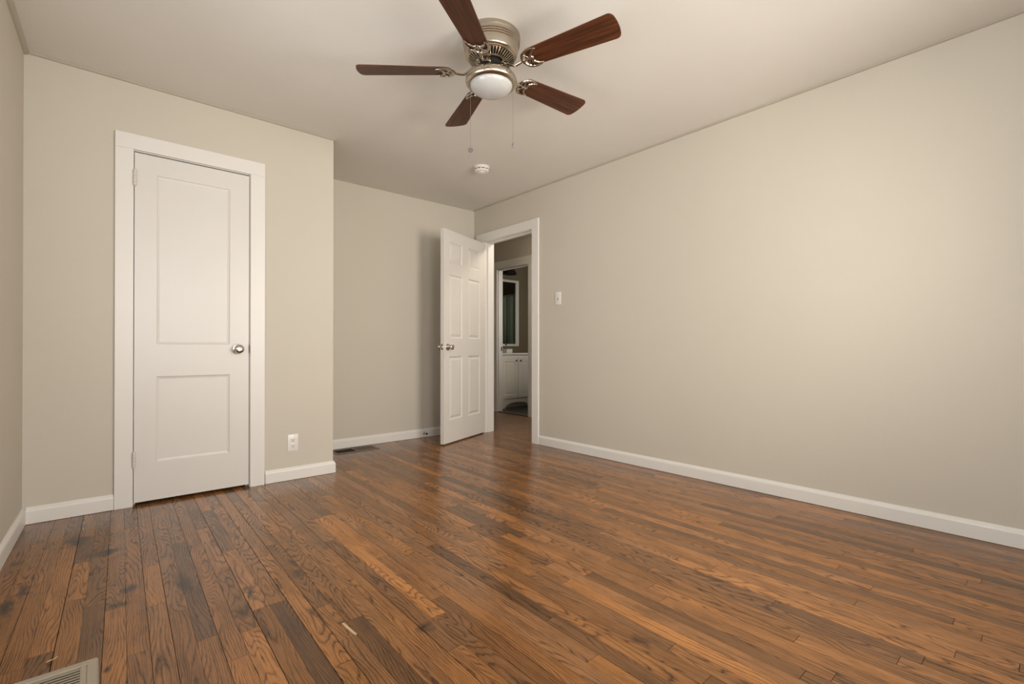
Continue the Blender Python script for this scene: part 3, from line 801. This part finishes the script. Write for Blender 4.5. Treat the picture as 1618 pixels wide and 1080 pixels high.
for i in range(n):
    y = d-.0125-(d-c-.014)*i/(n-.4)
    bm = BM(); box(bm, a+.012-.0012*(i % 2), b-.012, -.0064, .0064, -.0006, .0006, 0, Matrix.Translation((0, y, .0044)) @ Matrix.Rotation(math.radians(-13), 4, 'X')); obj('louvre', bm, M['vent'], e1)
for x in (a, b-.013):
    bm = BM(); box(bm, x, x+.013, c, d, .001, .0062); obj('end_plate', bm, M['vent'], e1)
e2, (a, b, c, d) = register('floor_vent', (1.752, 4.168, 0), .395, .185, 'taupe metal floor vent beside the alcove baseboard, half open', M['ventbrown'], .024, True, 0, .005, None)
bm = BM(); box(bm, .008, b, c, d, .0012, .0022, 0); obj('damper', bm, M['damper'], e2)
for i in range(14):
    x = a+(b-a)*(i+.5)/14
    bm = BM(); box(bm, x-.0008, x+.0008, c, d, .0010, .0038 if x > 0 else .0026); obj('fin', bm, M['ventbrown'] if x > 0 else M['void'], e2)

# door stop on the alcove baseboard
ds = empty('door_stop', (2.535, YB-.0147, .045)); tagged(ds, 'small metal door stop on the alcove baseboard', 'door stop')
bm = BM(); lathe(bm, [(.013, 0), (.013, .003), (.006, .006), (.0055, .048), (.004, .05)], 20, rot_to((0, -1, 0))); obj('rod', bm, M['steel'], ds, smooth=True)
bm = BM(); lathe(bm, [(.009, .048), (.0095, .050), (.0095, .060), (.007, .063), (.0005, .063)], 20, rot_to((0, -1, 0)), cap=False); obj('rubber_tip', bm, M['black'], ds, smooth=True)

# bare splinter patch and a shaving on the boards
bm = BM()
P = [(.6160, 1.568), (.6225, 1.566), (.6245, 1.545), (.6275, 1.515), (.6300, 1.478), (.6225, 1.474), (.6195, 1.500), (.6165, 1.530)]
v1 = [bm.verts.new((x, y, .0010)) for x, y in P]; v0 = [bm.verts.new((x, y, .0001)) for x, y in P]
bm.faces.new(v1); bm.faces.new(v0)
for i in range(len(P)): bm.faces.new((v1[i], v1[(i+1) % len(P)], v0[(i+1) % len(P)], v0[i]))
tagged(obj('wood_splinter', bm, M['chip']), 'pale sliver of bare wood on the boards at bottom centre', 'splinter')
bm = BM()
tube(bm, spline([(-.105, 1.926, .003), (-.098, 1.924, .006), (-.090, 1.930, .004), (-.080, 1.934, .007)], 5), [.001]+[.0035]*6+[.0028]*7+[.002, .001], 6, .45)
tagged(obj('wood_shaving', bm, M['chip']), 'curled dry shaving on the floor just past the beige vent', 'debris')
bm = BM()
tube(bm, spline([(-.268, 2.392, .002), (-.262, 2.400, .005), (-.256, 2.412, .003)], 5), [.001]+[.0028]*9+[.001], 6, .5)
tagged(obj('paint_flake', bm, M['chip']), 'small pale flake on the floor near the left edge', 'debris')

# ================================================================== HALL FILL LAMP (out of view, added to light the hall)
hl = empty('hall_fill_lamp', (3.80, 3.60, H)); tagged(hl, 'unseen round ceiling lamp added to light the hall outside the bedroom', 'ceiling light')
bm = BM(); lathe(bm, [(.15, -.0003), (.15, -.02), (.14, -.028), (.12, -.028)], 48); obj('lamp_base', bm, M['nickel'], hl, smooth=True)
bm = BM(); lathe(bm, [(.135, -.029)]+[(.135*math.cos(a), -.03-.06*math.sin(a)) for a in [i*math.pi/2/10 for i in range(10)]]+[(.001, -.09)], 48, cap=False); obj('lamp_shade', bm, M['lampglow'], hl, smooth=True)
# ================================================================== BATHROOM BEYOND THE HALL
vy = 5.545
va = empty('bathroom_vanity', (4.915, vy, 0)); tagged(va, 'white bathroom vanity with two panelled doors and an arched foot', 'vanity')
hw = .325
bm = BM()
box(bm, -hw, hw, .002, .445, .135, .808)
box(bm, -hw, hw, 0, .020, .768, .808)
# arched apron
n = 16; ar0 = .235
prev = None
for i in range(n+1):
    t = -1+2*i/n; x = ar0*t; z = .015+.072*math.sqrt(max(0, 1-t*t))
    cur = [bm.verts.new((x, y, zz)) for y in (.0, .018) for zz in (z, .135)]
    if prev:
        bm.faces.new((prev[0], cur[0], cur[1], prev[1])); bm.faces.new((prev[2], cur[2], cur[3], prev[3])); bm.faces.new((prev[0], cur[0], cur[2], prev[2])); bm.faces.new((prev[1], cur[1], cur[3], prev[3]))
    prev = cur
box(bm, -hw, -ar0, 0, .018, .0, .135); box(bm, ar0, hw, 0, .018, .0, .135)
box(bm, -hw, -hw+.018, .018, .445, 0, .135); box(bm, hw-.018, hw, .018, .445, 0, .135); box(bm, -hw+.018, hw-.018, .10, .115, 0, .135)
obj('cabinet', bm, M['vanity'], va)
for s in (-1, 1):
    T = Matrix.Translation(((-.318 if s < 0 else .003), -.019, 0))
    bm = BM(); paneled(bm, .315, .150, .762, .018, [(.055, .260, .205, .705)], [(.004, .003), (.010, .006), (.014, .006), (.034, .001), (.037, .001)], T)
    dr = obj('vanity_door', bm, M['vanity'], va)
    bm = BM(); lathe(bm, [(.006, 0), (.005, .012), (.011, .016), (.012, .022), (.008, .027), (.0005, .028)], 20, Matrix.Translation((s*.040 + (-.004 if s < 0 else .004), -.019, .722)) @ rot_to((0, -1, 0)), cap=False); obj('door_pull', bm, M['bronze'], dr, smooth=True)
bm = BM(); box(bm, -hw-.012, hw+.012, -.022, .452, .808, .838, .006); obj('countertop', bm, M['counter'], va)
bm = BM(); lathe(bm, [(.19, .8382), (.185, .8385), (.16, .8384)], 40, Matrix.Translation((0, .20, 0)) ); obj('basin_rim', bm, M['counter'], va, smooth=True)

fa = empty('faucet', (4.700, 5.72, .8387)); tagged(fa, 'dark bronze arched faucet on the bathroom vanity', 'faucet')
bm = BM(); lathe(bm, [(.030, 0), (.030, .008), (.018, .014), (.016, .05), (.013, .06)], 24)
tube(bm, spline([(0, 0, .05), (0, -.002, .10), (.012, -.02, .145), (.040, -.045, .158), (.064, -.070, .145), (.072, -.080, .112)], 7), .0115, 12)
obj('spout', bm, M['bronze'], fa, smooth=True)
bm = BM(); tube(bm, [(0, 0, .080), (.030, -.015, .088), (.085, -.018, .092)], [.010, .008, .006], 10); lathe(bm, [(.017, .052), (.019, .07), (.015, .09), (.004, .1)], 20); obj('handle', bm, M['bronze'], fa, smooth=True)
bm = BM(); box(bm, -.060, .060, -.04, .04, 0, .062, .004)
so = obj('tissue_box', bm, M['plastic'], None); so.location = (4.945, 5.80, .8385); tagged(so, 'small white box on the vanity top right of the faucet', 'box')

mi = empty('wall_mirror', (4.975, 5.999, .945)); tagged(mi, 'tall white-framed mirror above the bathroom vanity', 'mirror')
W2, Hh = .355, 1.085
bm = BM()
for (a, b, c, d) in ((-W2, -W2+.055, 0, Hh), (W2-.055, W2, 0, Hh), (-W2+.055, W2-.055, 0, .035), (-W2+.055, W2-.055, Hh-.035, Hh)): box(bm, a, b, -.028, 0, c, d, .003)
obj('frame', bm, M['trim'], mi)
bm = BM(); box(bm, -W2+.050, W2-.050, -.012, -.004, .03, Hh-.03); obj('glass', bm, M['mirror'], mi)
li = empty('vanity_light', (5.02, 5.999, 2.165)); tagged(li, 'dark bronze wall light above the bathroom mirror', 'wall light')
bm = BM(); lathe(bm, [(.06, 0), (.06, .012), (.05, .02), (.012, .024), (.012, .10)], 28, rot_to((0, -1, 0))); obj('back_plate', bm, M['bronze'], li, smooth=True)
bm = BM(); lathe(bm, [(.03, .05), (.06, .03), (.098, -.03), (.105, -.062), (.100, -.062), (.05, .02)], 32, Matrix.Translation((.05, -.11, 0))); obj('shade', bm, M['bronze'], li, smooth=True)

# shower curtain on its rod: what the mirror shows
cu = empty('shower_curtain', (5.85, 4.95, 0)); tagged(cu, 'pale green shower curtain seen in the bathroom mirror', 'shower curtain')
bm = BM(); prev = None
n = 180
for i in range(n+1):
    y = -.93+1.86*i/n; x = .022*math.sin(y*38)+.008*math.sin(y*91)
    cur = [bm.verts.new((x*(.5+.5*(1-z/1.9)), y, z)) for z in (.08, .6, 1.2, 1.885)]
    if prev:
        for k in range(3): bm.faces.new((prev[k], cur[k], cur[k+1], prev[k+1]))
    prev = cur
bm.faces.ensure_lookup_table()
bmesh.ops.solidify(bm, geom=bm.faces[:], thickness=.0015)
obj('curtain_cloth', bm, M['curtain'], cu, smooth=True)
bm = BM(); tube(bm, [(0, -.949, 1.905), (0, 1.049, 1.905)], .0125, 14); obj('curtain_rod', bm, M['bronze'], cu, smooth=True)
